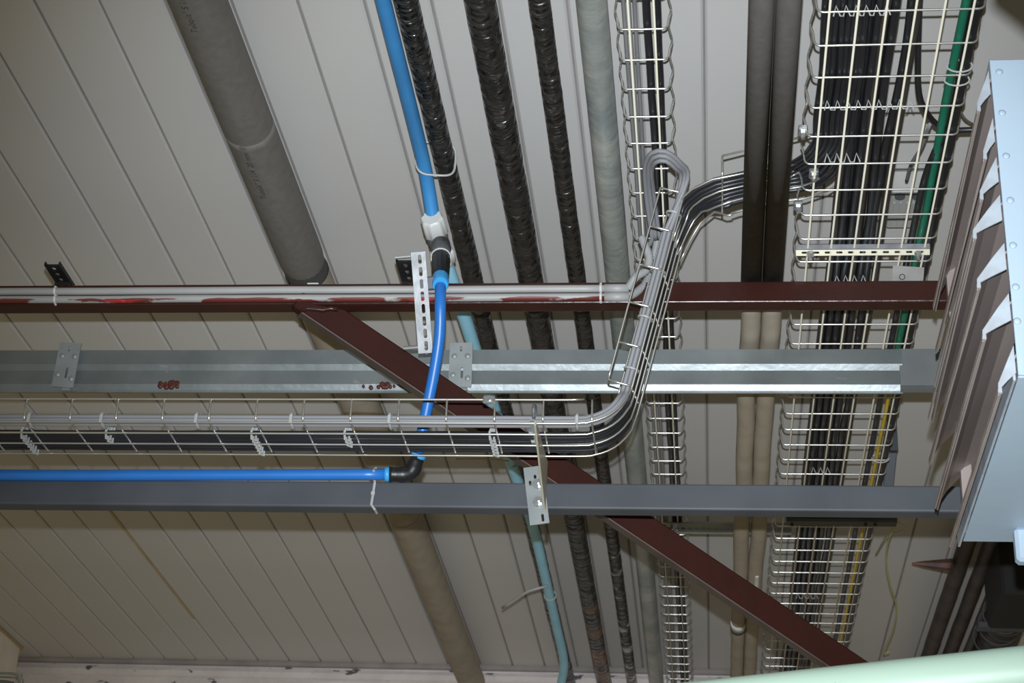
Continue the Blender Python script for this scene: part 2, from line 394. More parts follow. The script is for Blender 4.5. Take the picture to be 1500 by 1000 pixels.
# two thin foam-insulated pipes
for i, (px, lab) in enumerate(((1116, 'left of the two slim foam-insulated pipes running side by side near the wide tray'), (1156, 'right of the two slim foam-insulated pipes, next to the wide wire tray'))):
    Z = H + 2.0
    p = P(px, 0, Z=Z); r = 39.0 * (p - EYE).dot(-b_) / F / 2
    t = root('insulated_pipe', (p.x, YW, Z), lab, 'pipe', 'slim insulated pipes')
    yc = P(px, 432, Z=Z - r).y; yj = P(px - 8, 920 - 420 * i, Z=Z - r).y
    cu = [1.4, yc, YW - .001]
    tube('foam_sleeve', [V((p.x, 1.4, Z)), V((p.x, yc - .003, Z))], r, 'foam_dark', t, 24)
    k = 40; pts = [V((p.x + .006 * noise.noise(V((q * .3, i * 5., 0))), yc + .003 + (YW - .004 - yc) * q / k, Z)) for q in range(k + 1)]
    tube('foam_sleeve', pts, [r * (1.0 + .02 * noise.noise(V((q * .8, i * 3., 0)))) for q in range(k + 1)], 'foam_tan', t, 24)
    tube('inner_pipe', [V((p.x, yc - .05, Z)), V((p.x, yc + .05, Z))], r * .9, 'foam_joint', t, 16)
    if i == 0: tube('joint_collar', [V((p.x, yj, Z)), V((p.x, yj + .05, Z))], r * 1.12, 'fit_white', t, 20); tube('joint_ring', [V((p.x, yj + .05, Z)), V((p.x, yj + .07, Z))], r * 1.18, 'foam_joint', t, 20)
    else:
        mb = MB(); mb.box(V((p.x + .004, P(1138, 842, Z=Z).y, Z - r)), (.012, .1, .006), None, .002); mb.build('torn_patch', 'fit_white', t)

# ------------------------------------------------------------------ blue water pipe with tee
bw = root('water_pipe', P(640, 360, Z=H + 2.06), 'blue plastic water pipe with a grey compression tee running beneath the ceiling', 'pipe')
up_pts = [P(541, -80, Z=H + 2.26), P(561, 0, Z=H + 2.25), P(580, 75, Z=H + 2.24), P(604, 170, Z=H + 2.245), P(623, 250, Z=H + 2.232), P(634, 318, Z=H + 2.16), P(638, 345, Z=H + 2.13)]
tube('pipe_length', crom(up_pts, .05), .0165, 'blue_pipe', bw, 16)
lo_pts = [P(648, 372, Z=H + 2.12), P(660, 405, Z=H + 2.11), P(682, 470, Z=H + 2.11), P(706, 545, Z=H + 2.12), P(726, 605, Z=H + 2.13), P(745, 668, Z=H + 2.13), P(764, 720, Z=H + 2.14), P(782, 775, Z=H + 2.14), P(800, 850, Z=H + 2.14), P(815, 915, Z=H + 2.14), P(826, 970, Z=H + 2.13), P(820, 1010, Z=H + 2.1)]
tube('pipe_length', crom(lo_pts, .05), .0175, 'blue_pale', bw, 16)
ta, tb = P(632, 318, Z=H + 2.15), P(652, 385, Z=H + 2.115)
td = (tb - ta).normalized(); tl = (tb - ta).length
def faceted(n_): return lambda i, a, p: 1 + .07 * math.cos(n_ * a)
tube('union_nut', [ta, ta + td * tl * .05, ta + td * tl * .33, ta + td * tl * .36], [.022, .026, .028, .024], 'fit_white', bw, 32, faceted(8))
tube('tee_body', [ta + td * tl * .36, ta + td * tl * .4, ta + td * tl * .72, ta + td * tl * .75], [.02, .0245, .0245, .02], 'fit_grey', bw, 20)
tube('union_nut', [ta + td * tl * .72, ta + td * tl * .76, ta + td * tl * .97, ta + td * tl], [.024, .028, .026, .02], 'fit_white', bw, 32, faceted(8))
# dark blue hose that drops from the tee to the grey beam
hz = root('water_hose', P(600, 690, z=3.87), 'bright blue hose dropping from the tee and turning left along the grey beam', 'hose')
h0 = P(646, 358, z=4.10); h1 = P(645, 425, z=3.90)
hd = (h1 - h0); 
tube('branch_stub', [h0, h0 + hd * .3], .022, 'fit_grey', hz, 18)
tube('seal_ring', [h0 + hd * .27, h0 + hd * .3], .0235, 'fit_white', hz, 18)
tube('black_nut', [h0 + hd * .3, h0 + hd * .36, h0 + hd * .70, h0 + hd * .74], [.019, .021, .0185, .017], 'fit_black', hz, 30, faceted(10))
tube('collar_ring', [h0 + hd * .70, h0 + hd * .73, h0 + hd * .86, h0 + hd * .9], [.0165, .0185, .0185, .0165], 'blue_ring', hz, 20)
ZH = GZ1 + .009
drop = [h0 + hd * .8, P(645, 440, z=3.89), P(644, 490, z=3.885), P(636, 545, z=3.885), P(625, 600, z=3.885), P(617, 640, z=3.885), P(612, 662, z=3.885)]
tube('hose_length', crom(drop, .02), .0125, 'blue_hose', hz, 16)
e0 = P(613, 668, z=3.885); e2 = P(566, 694.5, z=3.87); e1 = P(603, 696, z=3.875)
tube('collar_ring', [P(614, 664, z=3.885), P(612, 671, z=3.885)], .0165, 'blue_ring', hz, 18)
el = crom([P(611, 670, z=3.885), P(606, 684, z=3.88), P(601, 692, z=3.875), P(592, 694.5, z=3.872), P(570, 694.5, z=3.87)], .008)
tube('elbow', el, [.0165 + .0018 * (1 if (k // 2) % 2 and (k < 6 or k > len(el) - 8) else 0) for k in range(len(el))], 'fit_black', hz, 18)
tube('collar_ring', [P(571, 694.5, z=3.87), P(564, 694.5, z=3.87)], .0165, 'blue_ring', hz, 18)
yl = P(566, 694.5, z=3.87).y
zt = P(566, 694.5, z=3.87).z
tube('hose_length', crom([V((P(566, 694.5, z=3.87).x, yl, zt)), V((P(400, 698, Y=yl).x, yl, zt - .003)), V((P(200, 698, Y=yl).x, yl, zt - .006)), V((P(0, 698, Y=yl).x, yl, zt - .008)), V((XL, yl, zt - .008))], .05), .0125, 'blue_hose', hz, 16)
tx = P(548, 720, Y=GY0).x                                  # tie that straps hose to beam
mb = MB(); mb.tube([V((tx + .003, yl + .016, zt)), V((tx + .003, yl, zt + .0155)), V((tx + .002, yl - .016, zt + .004)), V((tx, GY0 - .002, GZ1 - .004)), V((tx - .003, GY0 - .002, GZ0 + .004)), V((tx + .003, GY0 + .008, GZ0 - .002)), V((tx + .004, GY0 + .03, GZ0 - .002))], .003, 6)
mb.box(V((tx - .001, GY0 - .004, (GZ0 + GZ1) / 2)), (.008, .006, .007))
o = mb.build('cable_tie', 'tie'); tag(o, 'white cable tie strapping the blue hose to the grey beam', 'cable tie')

# ------------------------------------------------------------------ white conduits on the red beam
for i, (pyl, lab) in enumerate(((424.5, 'upper white plastic conduit along the red beam'), (436.5, 'lower white plastic conduit along the red beam, smeared with red paint'))):
    yy = RY0 - .0105; zc = P(500, pyl, Y=yy).z
    xe = P(887, pyl - 5, Y=yy).x
    t = root('conduit', (xe, yy, zc), lab, 'conduit', 'white conduits on the red beam')
    mm = 'conduit_red' if i else 'conduit'
    n_ = 60; pts = [V((XL + (xe - XL) * k / n_, yy, zc + .0012 * noise.noise(V((k * .25, i * 4., 1.))))) for k in range(n_ + 1)]
    tube('straight_conduit', pts, .0088, mm, t, 14)
    tube('coupling', [V((xe - .002, yy, zc)), V((xe + .052, yy, zc))], .0104, 'conduit', t, 16)
    if i == 0: fx = [V((xe + .05, yy, zc)), P(932, 405, z=3.94), P(946, 396, z=3.95), P(951, 378, z=3.96), P(945, 360, z=3.97), P(940, 348, z=3.98)]
    else: fx = [V((xe + .05, yy, zc)), P(932, 428, z=3.95), P(945, 416, z=3.97), P(953, 398, z=3.99), P(960, 370, z=4.0), P(966, 335, z=4.02)]
    q = crom(fx, .0028)
    tube('corrugated_end', q, [.0088 + (.0014 if k % 2 else 0) for k in range(len(q))], 'conduit_flex', t, 12)
    for cpx in (82, 880):
        cx = P(cpx, pyl, Y=yy).x; mb = MB()
        mb.tube([V((cx, yy + .006, zc - .011)), V((cx, yy - .007, zc - .0085)), V((cx, yy - .0105, zc)), V((cx, yy - .007, zc + .0085)), V((cx, yy + .006, zc + .011))], .0028, 6)
        mb.build('clip', 'fit_white', t)
overlay(M['conduit_red'], (.13, .022, .016), 2, .0035, -.0035, 7, .47, .03, (1, 1, 6))
overlay(M['conduit_red'], (.42, .02, .02), 2, .002, -.006, 3.1, .60, .02, (1, 1, 5))

# ------------------------------------------------------------------ slotted steel strut hung in front of the beams
s0 = P(613, 369, z=3.91); s1 = P(624, 517, z=3.91)
sd = (s1 - s0).normalized(); L = (s1 - s0).length; sw = V((1, 0, 0)); sw = (sw - sd * sw.dot(sd)).normalized(); sn = sd.cross(sw).normalized()
st = root('slotted_strut', s1, 'zinc slotted steel strut hanging in front of the red beam beside the blue hose', 'strut')
sf = slotted('slotted_face', L, .031, .003, [((k - 3.5) * L / 8.2, .002, .021, .008) for k in range(8)], 'zinc', st, (s0 + s1) / 2, (sd, sw))
if sn.y < 0: sn = -sn
mb = MB(); mb.box((s0 + s1) / 2 - sw * .0155 + sn * .016, (L * 1.0, .003, .032), (sd, sw, sn)); mb.build('side_leg', 'galv_plate', st)
for py, q in ((375, 0), (508, 1)):
    c = P(603 + 13 * q, py, z=3.925); mb = MB()
    cyl(mb, c - sw * .012, sw, .0045, .05, 10); cyl(mb, c + sw * .003, sw, .0085, .008, 6); mb.build('bolt', 'chrome', sf)
mb = MB(); mb.box(P(627, 415, z=3.945), (.055, .03, .03), (sw, sn, sd), .003); mb.build('backing_block', 'fit_grey', st)
# black slotted brackets lying on the red beam
for px, py0, py1, wd, lab in ((76, 388, 418, .034, 'black slotted bracket sticking out above the conduits at the far left'), (592, 382, 418, .036, 'black slotted bracket beside the top of the zinc strut')):
    zb = RZ1 + .02
    a = P(px, py0, Z=zb); b = P(px + (py1 - py0) * .5, py1 + 4, Z=zb); L = b.y - a.y
    t = root('slotted_bracket', (a.x, b.y, zb), lab, 'bracket', 'black slotted brackets on the red beam')
    slotted('bracket_face', L, wd, .004, [((k - 1.5) * L / 4.3, 0, L / 7, .010) for k in range(4)], 'black_steel', t, V((a.x, (a.y + b.y) / 2, zb)), (Y_, X_))
    for s in (-1, 1):
        mb = MB(); mb.box(V((a.x + s * wd / 2, (a.y + b.y) / 2, zb + .004)), (.003, L, .010)); mb.build('bracket_flange', 'black_steel', t)
    mb = MB(); mb.box(V((a.x, b.y - .02, (zb + RZ1) / 2 - .001)), (wd, .03, zb - RZ1 - .004)); mb.build('bracket_foot', 'black_steel', t)
# mounting plates on the galvanised beam
for px, lean, lab in ((104, -.32, 'small galvanized mounting plate with dimples at the left end of the galvanized beam'), (676, -.06, 'small galvanized mounting plate with dimples behind the blue hose on the galvanized beam')):
    a = P(px, 502, Y=yg - .02); b = P(px + lean * 40, 567, Y=yg - .006)
    dd = (b - a); L = dd.length; d_ = dd.normalized(); ww = (X_ - d_ * X_.dot(d_)).normalized()
    t = root('mounting_plate', b, lab, 'plate', 'plates on the galvanized beam')
    pl = slotted('plate', L, .055, .003, [(-L * .36, 0, .014, .006), (L * .18, 0.004, .028, .006)], 'galv_plate', t, (a + b) / 2, (d_, ww))
    nn = d_.cross(ww).normalized(); nn = nn if nn.y < 0 else -nn
    for fx, fy in ((-.2, -.016), (-.2, .016), (.22, -.018), (.3, .018)):
        c = (a + b) / 2 + d_ * L * fx + ww * fy
        mb = MB(); mb.tube([c, c + nn * .003, c + nn * .004], [.008, .006, .002], 12); mb.build('dimple', 'galv_plate', pl, True)
    mb = MB(); mb.box(b + V((.008, .004, -.004)), (.02, .012, .008), None, .002); mb.build('hook_lip', 'galv_plate', t)
# red paint blots on the galvanised beam
for px, py, s, lab in ((250, 562, 1, 'small dried red paint splash on the left of the galvanized beam'), (562, 565, 1.8, 'dried red paint smear on the galvanized beam under the diagonal brace')):
    mb = MB(); random.seed(px)
    for k in range(14):
        c = P(px + random.gauss(0, 9 * s), py + random.gauss(0, 1.6), Y=yg + .006); r = random.uniform(.004, .009)
        mb.tube([c + Y_ * .006, c - Y_ * .0006, c - Y_ * .001], [r, r * .9, r * .4], 7)
    o = mb.build('paint_blot', 'paint_red', None, True); tag(o, lab, 'paint')

# ------------------------------------------------------------------ wire mesh trays
WR = .0023
def u_wire(hw, h, rc=.012, splay=.006):
    """U-shaped cross wire in (lateral, normal) coordinates"""
    p = [(-hw - splay, h), (-hw - .001, h * .55), (-hw, rc)]
    for k in range(1, 4):
        a = math.pi + k * math.pi / 8; p.append((-hw + rc + math.cos(a) * rc, rc + math.sin(a) * rc))
    p.append((-hw + rc, 0)); q = [(-x, y) for x, y in reversed(p)]
    return p + q
def straight_tray(name, label, cx, base, Zb, hw, h, offs, y0, y1, step, phase, m='wire', m2=None, skip=None):
    t = root(name, (cx, y0, Zb), label, 'cable tray', 'wire mesh cable trays')
    mb = MB(); mb.tube([V((x, 0, y)) for x, y in u_wire(hw, h)], WR, 7); cr = None
    y = y0 + phase; k = 0
    first = None
    while y < y1:
        if first is None:
            first = build('cross_wire', [v + V((cx, y, Zb)) for v in mb.v], mb.f, m, t, True); o0 = first.location - V((cx, y, Zb))
        else: link_mesh('cross_wire', first.data, None, t, V((cx, y, Zb)) + o0)
        y += step
    for ox in offs: tube('longitudinal_wire', [V((cx + ox, y0, Zb - WR * 1.8)), V((cx + ox, y1, Zb - WR * 1.8))], WR, m2 or m, t, 7)
    for s in (-1, 1):
        pts = []; yy = y0
        while yy < y1:
            ph = 2 * math.pi * (yy - y0 - phase) / step
            pts.append(V((cx + s * (hw + .003 + .003 * math.cos(ph)), yy, Zb + h))); yy += step / 6
        if skip and s < 0:
            a_ = [p for p in pts if p.y < skip[0]]; b2 = [p for p in pts if p.y > skip[1]]
            tube('rim_wire', a_, WR, m, t, 6); tube('rim_wire', b2, WR, m, t, 6)
        else: tube('rim_wire', pts, WR, m, t, 6)
    return t
# narrow tray
Z2 = H + 2.19
c2 = (P(940, 88, Z=Z2).x + P(912, 0, Z=Z2).x * 0) ; c2 = P(944, 88, Z=Z2).x
yph = P(943, 87.6, Z=Z2).y
straight_tray('narrow_wire_tray', 'narrow wire mesh cable tray under the ceiling holding a few thin cables', c2, None, Z2, .05, .045, (-.026, .024), 1.9, YW - .01, .1, (yph - 1.9) % .1, 'wire', 'wire_warm_lit')
# wide tray
Z3 = H + 2.06
c3 = P(1312, 65, Z=Z3).x
yph = P(1300, 65, Z=Z3).y
skA = P(1180, 205, Z=Z3).y; skB = P(1168, 300, Z=Z3).y
straight_tray('wide_wire_tray', 'wide wire mesh cable tray carrying a thick bundle of black cables', c3, None, Z3, .15, .05, (-.128, -.077, -.026, .026, .077, .128), 1.7, YW - .01, .1, (yph - 1.7) % .1, 'wire', 'wire_warm_lit', (skA, skB))
# front tray with bend and riser: frames along a path
Z1 = H + 1.562
yn, yf = 3.318, 3.484; y1c = (yn + yf) / 2; hw1 = (yf - yn) / 2
xA = P(842, 640, Z=Z1).x
B = P(925, 600, z=3.79); T = P(1004, 300, z=3.86)
rd = (T - B).normalized()
v_up = V((0, 0, 1)); v_ri = Y_.cross(rd).normalized(); v_ri = v_ri if v_ri.x < 0 else -v_ri
ctrl = [(V((XL, y1c, Z1)), v_up), (V((-2.4, y1c, Z1)), v_up), (V((-1.4, y1c, Z1)), v_up), (V((xA - .5, y1c, Z1)), v_up), (V((xA - .2, y1c, Z1)), v_up), (V((xA, y1c, Z1)), v_up)]
corner = V((B.x - rd.x * (B.z - Z1) / rd.z, y1c, Z1))       # where riser line meets the tray level
Ra = (corner - V((xA, y1c, Z1))).length
e = corner + rd * Ra
e.y = y1c + .004
for k in (1, 2, 3, 4):                                      # quadratic corner
    s = k / 5; p = V((xA, y1c, Z1)) * (1 - s) ** 2 + corner * 2 * s * (1 - s) + e * s * s
    ctrl.append((p, (v_up * (1 - s) + v_ri * s).normalized()))
ctrl.append((e, v_ri))
for k in (.33, .66, 1.0): ctrl.append((e.lerp(T, k), v_ri))
n_riser = len(ctrl)
class Path:
    def __init__(s, ctrl, step=.02):
        pts = [c[0] for c in ctrl]; vs = [c[1] for c in ctrl]
        s.p = []; s.v = []
        q = [pts[0] * 2 - pts[1]] + pts + [pts[-1] * 2 - pts[-2]]
        for i in range(1, len(q) - 2):
            n = max(2, int((q[i + 1] - q[i]).length / step))
            for k in range(n):
                t = k / n
                s.p.append(.5 * ((2 * q[i]) + (q[i + 1] - q[i - 1]) * t + (2 * q[i - 1] - 5 * q[i] + 4 * q[i + 1] - q[i + 2]) * t * t + (3 * q[i] - q[i - 1] - 3 * q[i + 1] + q[i + 2]) * t ** 3))
                s.v.append(vs[i - 1].lerp(vs[i], t))
        s.p.append(pts[-1]); s.v.append(vs[-1]); s.fr = []
        for i in range(len(s.p)):
            t = (s.p[min(i + 1, len(s.p) - 1)] - s.p[max(i - 1, 0)]).normalized()
            v = (s.v[i] - t * s.v[i].dot(t)).normalized(); s.fr.append((s.p[i], v.cross(t).normalized(), v, t))
        s.len = [0]
        for i in range(1, len(s.p)): s.len.append(s.len[-1] + (s.p[i] - s.p[i - 1]).length)
    def line(s, u, v, i0=0, i1=None, wob=0, seed=0):
        out = []
        for i in range(i0, len(s.fr) if i1 is None else i1):
            p, U, W, t = s.fr[i]; d = s.len[i]
            u_ = u(i) if callable(u) else u
            out.append(p + U * (u_ + wob * noise.noise(V((d * 4, seed, 0)))) + W * (v + wob * .5 * abs(noise.noise(V((d * 4, seed, 7))))))
        return out
tp = Path(ctrl)
ft = root('front_wire_tray', V((xA - .5, y1c, Z1)), 'shiny wire mesh tray in front of the beams, bending up at its right end', 'cable tray', 'wire mesh cable trays')
def nearest(pt): return min(range(len(tp.p)), key=lambda i: (tp.p[i] - pt).length)
for u in (-hw1, -hw1 / 3, hw1 / 3, hw1): tube('longitudinal_wire', tp.line(u, -WR * 1.8), WR, 'wire', ft, 7)
iA = nearest(V((P(866, 612, Z=Z1).x, y1c, Z1))); iE = nearest(e + rd * .01)
rimh = .048
for u in (-hw1, hw1):
    tube('rim_wire', tp.line(u - .004 if u < 0 else u + .004, rimh, 0, iA + 1), WR, 'wire', ft, 7)
    tube('rim_wire', tp.line(u - .004 if u < 0 else u + .004, rimh, iE), WR, 'wire', ft, 7)
shape = u_wire(hw1, rimh, .010, .004)
xs_last = P(866, 612, Z=Z1).x
k = 0
x = xs_last
first = None
while x > XL:
    pts = [V((x, y1c + a, Z1 + b)) for a, b in shape]
    if first is None: first = tube('cross_wire', pts, WR, 'wire', ft, 7); o0 = first.location - V((x, 0, 0))
    else: link_mesh('cross_wire', first.data, None, ft, o0 + V((x, 0, 0)))
    x -= .1016
tot = (T - e).length
for k in range(6):
    i = nearest(e + rd * (.012 + (tot - .02) * k / 5)); p, U, W, t = tp.fr[i]
    tube('cross_wire', [p + U * a + W * b for a, b in shape], WR, 'wire', ft, 7)
mb = MB(); c = V((P(716, 597, Y=yn).x, yn - .004, Z1 + rimh)); mb.box(c, (.026, .01, .018), None, .003); cyl(mb, c - Y_ * .006, Y_, .006, .008, 8); mb.build('splice_clamp', 'chrome', ft)
# short branch tray joining the wide tray
bA = P(1058, 288, Z=H + 2.06); bB = P(1192, 256, Y=bA.y)
bd = (bB - bA).normalized(); bu = Y_.copy()
btr = root('branch_wire_tray', bA, 'short wire mesh tray crossing behind the slim insulated pipes into the wide tray', 'cable tray', 'wire mesh cable trays')
LB = (bB - bA).length
shape2 = u_wire(.078, .045, .01, .004)
for k in range(3): 
    c = bA + bd * LB * k / 2 * .98; tube('cross_wire', [c + bu * a + Z_ * (b + WR * 1.8) for a, b in shape2], WR, 'wire', btr, 7)
for s in (-1, 1): tube('rim_wire', [bA + bu * s * .082 + Z_ * .05, bA + bd * LB + bu * s * .082 + Z_ * .05], WR, 'wire', btr, 7)
# bolted clamps of the trays
for px, py, Z, lab in ((1176, 191, Z3 + .02, 'shiny bolted clamp on the rim of the wide tray above the branch'), (1192, 254, Z3 + .01, 'shiny bolted clamp where the branch tray meets the wide tray'), (1169, 300, Z3 + .02, 'shiny bolted clamp on the wide tray rim below the branch')):
    c = P(px, py, Z=Z); t = root('tray_clamp', c, lab, 'clamp', 'tray clamps')
    mb = MB(); mb.box(c, (.02, .03, .012), None, .003); cp = mb.build('clamp_plate', 'chrome', t)
    mb = MB(); cyl(mb, c - Z_ * .008, Z_, .008, .008, 6); cyl(mb, c - Z_ * .014, Z_, .0045, .012, 8); mb.build('bolt', 'chrome', cp)

# ------------------------------------------------------------------ cables
# black cables: front tray > riser > branch > wide tray
ctrl_b = list(ctrl[:-1])
ctrl_b += [(P(1009, 320, z=3.85), (v_ri * .7 + Z_ * .3).normalized()), (P(1026, 302, z=3.83), (v_ri * .3 + Z_ * .7).normalized()), (bA + Z_ * .002, Z_), (bA.lerp(bB, .5) + Z_ * .002, Z_), (bB + Z_ * .002 - bd * .02, Z_)]
t1 = P(1219, 222, Z=Z3); t2 = P(1226, 175, Z=Z3)
ctrl_b += [(V((t1.x, t1.y, Z3 + .004)), Z_), (V((t2.x, t2.y, Z3 + .004)), Z_), (V((P(1235, 110, Z=Z3).x, P(1235, 110, Z=Z3).y, Z3 + .004)), Z_), (V((P(1240, 40, Z=Z3).x, 2.6, Z3 + .004)), Z_), (V((P(1240, 40, Z=Z3).x, 1.75, Z3 + .004)), Z_)]
bp_ = Path(ctrl_b)
ib0 = min(range(len(bp_.p)), key=lambda i: (bp_.p[i] - T.lerp(e, .25)).length); ib1 = min(range(len(bp_.p)), key=lambda i: (bp_.p[i] - bB).length)
for u in (-.074, -.025, .025, .074): tube('longitudinal_wire', bp_.line(u, -.004, ib0, ib1 + 1), WR, 'wire', btr, 7)
G = 'black cables of the front tray'
for k in range(12):
    row = k // 8; kk = k % 8
    ua = (-.003 + kk * .0112) if not row else (.022 + kk * .0115); ub = (-.052 + kk * .0148) if not row else (-.03 + kk * .0148); uc = -.040 + kk * .0105 + row * .006
    v = .0068 + row * .0115
    def u(i, ua=ua, ub=ub, uc=uc):
        L_ = bp_.len[i]; l0, l1, l2, l3 = bp_.len[ib0] - .22, bp_.len[ib0] + .06, bp_.len[ib1] - .02, bp_.len[ib1] + .14
        sm = lambda a, b: (lambda q: q * q * (3 - 2 * q))(max(0, min(1, (L_ - a) / (b - a))))
        return ua + (ub - ua) * sm(l0, l1) + (uc - ub) * sm(l2, l3)
    o = tube('black_cable', bp_.line(u, v, wob=.004, seed=k * 3.1), .0062, 'cable_black', None, 8)
    tag(o, ('black cable in the bottom row of the front tray, %s from its near side' % ['nearest', 'second', 'third', 'fourth', 'fifth', 'sixth', 'seventh', 'farthest'][kk]) if not row else 'black cable in the upper row on top of the front tray bundle', 'cable', G)
# light grey cables: front tray > riser > arch > conduits
ctrl_g = list(ctrl)
arch = [(1007, 262, 3.78), (996, 238, 3.74), (975, 222, 3.72), (955, 224, 3.73), (945, 243, 3.78), (946, 280, 3.86), (951, 320, 3.93), (955, 350, 3.97)]
vprev = [v_ri, (v_ri - Z_ * .7).normalized(), -Z_, (-Z_ + X_ * .4).normalized(), X_, X_, X_, X_]
gb_ = Path(ctrl[:-1] + [(P(1002, 300, z=3.86), v_ri)])
for k in range(5):
    u = -hw1 + .012 + (k % 3) * .0105 + (.005 if k > 2 else 0); v = .006 + (.0095 if k > 2 else 0)
    base = gb_.line(u, v, 0, len(gb_.p) - 1, .001, k * 2.)
    cx = (k % 3) * 3.6 - 3.6 + (1.5 if k > 2 else 0)
    ap = []
    for j, (ax_, ay, az) in enumerate(arch):
        mx, my = 976, 268; kk = k % 3; f_ = 1 - .15 * kk            # concentric arches
        ap.append(P(mx + (ax_ - mx) * f_ if j < 5 else ax_ + 5.5 * kk, my + (ay - my) * f_ if j < 5 else ay, z=az - .011 * (k > 2)))
    if k in (0, 3): ap += [P(948, 362, z=3.985), P(941, 352, z=3.98)][:1]
    # keep the arch clear of the last riser point
    base = base[:-3]
    pts = base + crom([base[-1]] + ap, .012)[1:]
    o = tube('grey_cable', pts, .0052, 'cable_grey', None, 8)
    tag(o, ['light grey cable nearest the front edge of the front tray', 'second light grey cable from the front edge of the front tray', 'third light grey cable from the front edge of the front tray', 'light grey cable lying on top of the others in the front tray', 'light grey cable lying on top of the others in the front tray'][k], 'cable', 'light grey cables of the front tray')
# cables inside the narrow tray
def tray_cable(name, cx, Z, r, m, label, group, amp=.004, y0=1.8, y1=YW - .012, seed=0, sway=None, cat='cable'):
    n_ = 90; pts = []
    for k in range(n_ + 1):
        y = y0 + (y1 - y0) * k / n_
        x = cx + amp * noise.noise(V((y * 1.6, seed, 0))) + amp * .4 * noise.noise(V((y * 5, seed, 3)))
        if sway: x += sway(y)
        pts.append(V((x, y, Z + r + .003 + .002 * abs(noise.noise(V((y * 3, seed, 9)))))))
    o = tube(name, pts, r, m, None, 8); return tag(o, label, cat, group)
for k in range(3): tray_cable('grey_cable', c2 - .034 + k * .0095, Z2 + .002, .0042, 'cable_mid', ['leftmost', 'middle', 'rightmost'][k] + ' of three thin grey cables in the narrow tray', 'grey cables in the narrow tray', .003, seed=k)
for k in range(2): tray_cable('black_cable', c2 + .012 + k * .017, Z2 + .002, .0082, 'cable_black', ['left', 'right'][k] + ' one of the two black cables in the narrow tray', 'black cables in the narrow tray', .006, seed=k + 20)
# wide tray: cables that carry on along the tray
G = 'black cables running the length of the wide tray'
for k in range(11):
    row = k // 7; kk = k % 7
    tray_cable('black_cable', c3 - .075 + kk * .0175 + row * .009, Z3 + .002 + row * .015, .0085, 'cable_black' if k % 3 else 'cable_brown', ('black cable along the whole wide tray, %s of seven from the left' % ['first', 'second', 'third', 'fourth', 'fifth', 'sixth', 'seventh'][kk]) if not row else 'black cable in the upper layer of the long bundle in the wide tray', G, .010, 1.72, seed=k * 1.7 + 40)
tray_cable('black_cable', c3 + .138, Z3 + .002, .0115, 'cable_black', 'thick black cable right of the green cable in the wide tray', None, .004, 1.72, seed=88)
ysw = P(1300, 575, Z=Z3).y
tray_cable('green_cable', c3 + .117, Z3 + .002, .0085, 'cable_green', 'green cable along the right side of the wide tray', None, .004, 1.72, ysw, seed=90)
tray_cable('yellow_cable', c3 + .117, Z3 + .002, .0052, 'cable_yellow', 'yellow and green earth cable along the right side of the wide tray lower down', None, .004, ysw + .02, YW - .012, seed=91)
tray_cable('black_cable', c3 + .098, Z3 + .003, .0075, 'cable_black', 'black cable directly left of the green cable in the wide tray', None, .003, P(1340, 190, Z=Z3).y, seed=93, sway=lambda y: .045 * math.exp(-(y - P(1340, 190, Z=Z3).y) / .09))
bc = [P(1348, -40, Z=Z3 + .03), P(1345, 60, Z=Z3 + .03), P(1345, 125, Z=Z3 + .035), P(1352, 155, Z=Z3 + .04), P(1370, 180, Z=Z3 + .07), P(1392, 190, Z=Z3 + .1), P(1420, 190, Z=Z3 + .1), P(1470, 190, Z=Z3 + .1)]
tag(tube('black_cable', crom(bc, .02), .0062, 'cable_black', None, 8), 'single black cable curving out of the wide tray towards the louvred unit', 'cable')
gc = [P(1362, 182, Z=Z3 + .08), P(1350, 215, Z=Z3 + .1), P(1335, 240, Z=Z3 + .13), P(1328, 265, Z=Z3 + .17)]
tag(tube('grey_cable', crom(gc, .02), .004, 'cable_mid', None, 8), 'thin grey cable curling down to the small junction box', 'cable')
# lone grey wire crossing near the unit
tag(tube('thin_wire', crom([P(1398, 120, Z=Z3 + .1), P(1403, 150, Z=Z3 + .12), P(1412, 172, Z=Z3 + .15), P(1425, 182, Z=Z3 + .18)], .02), .0025, 'cable_mid', None, 6), 'thin grey wire by the corner of the louvred unit', 'wire')

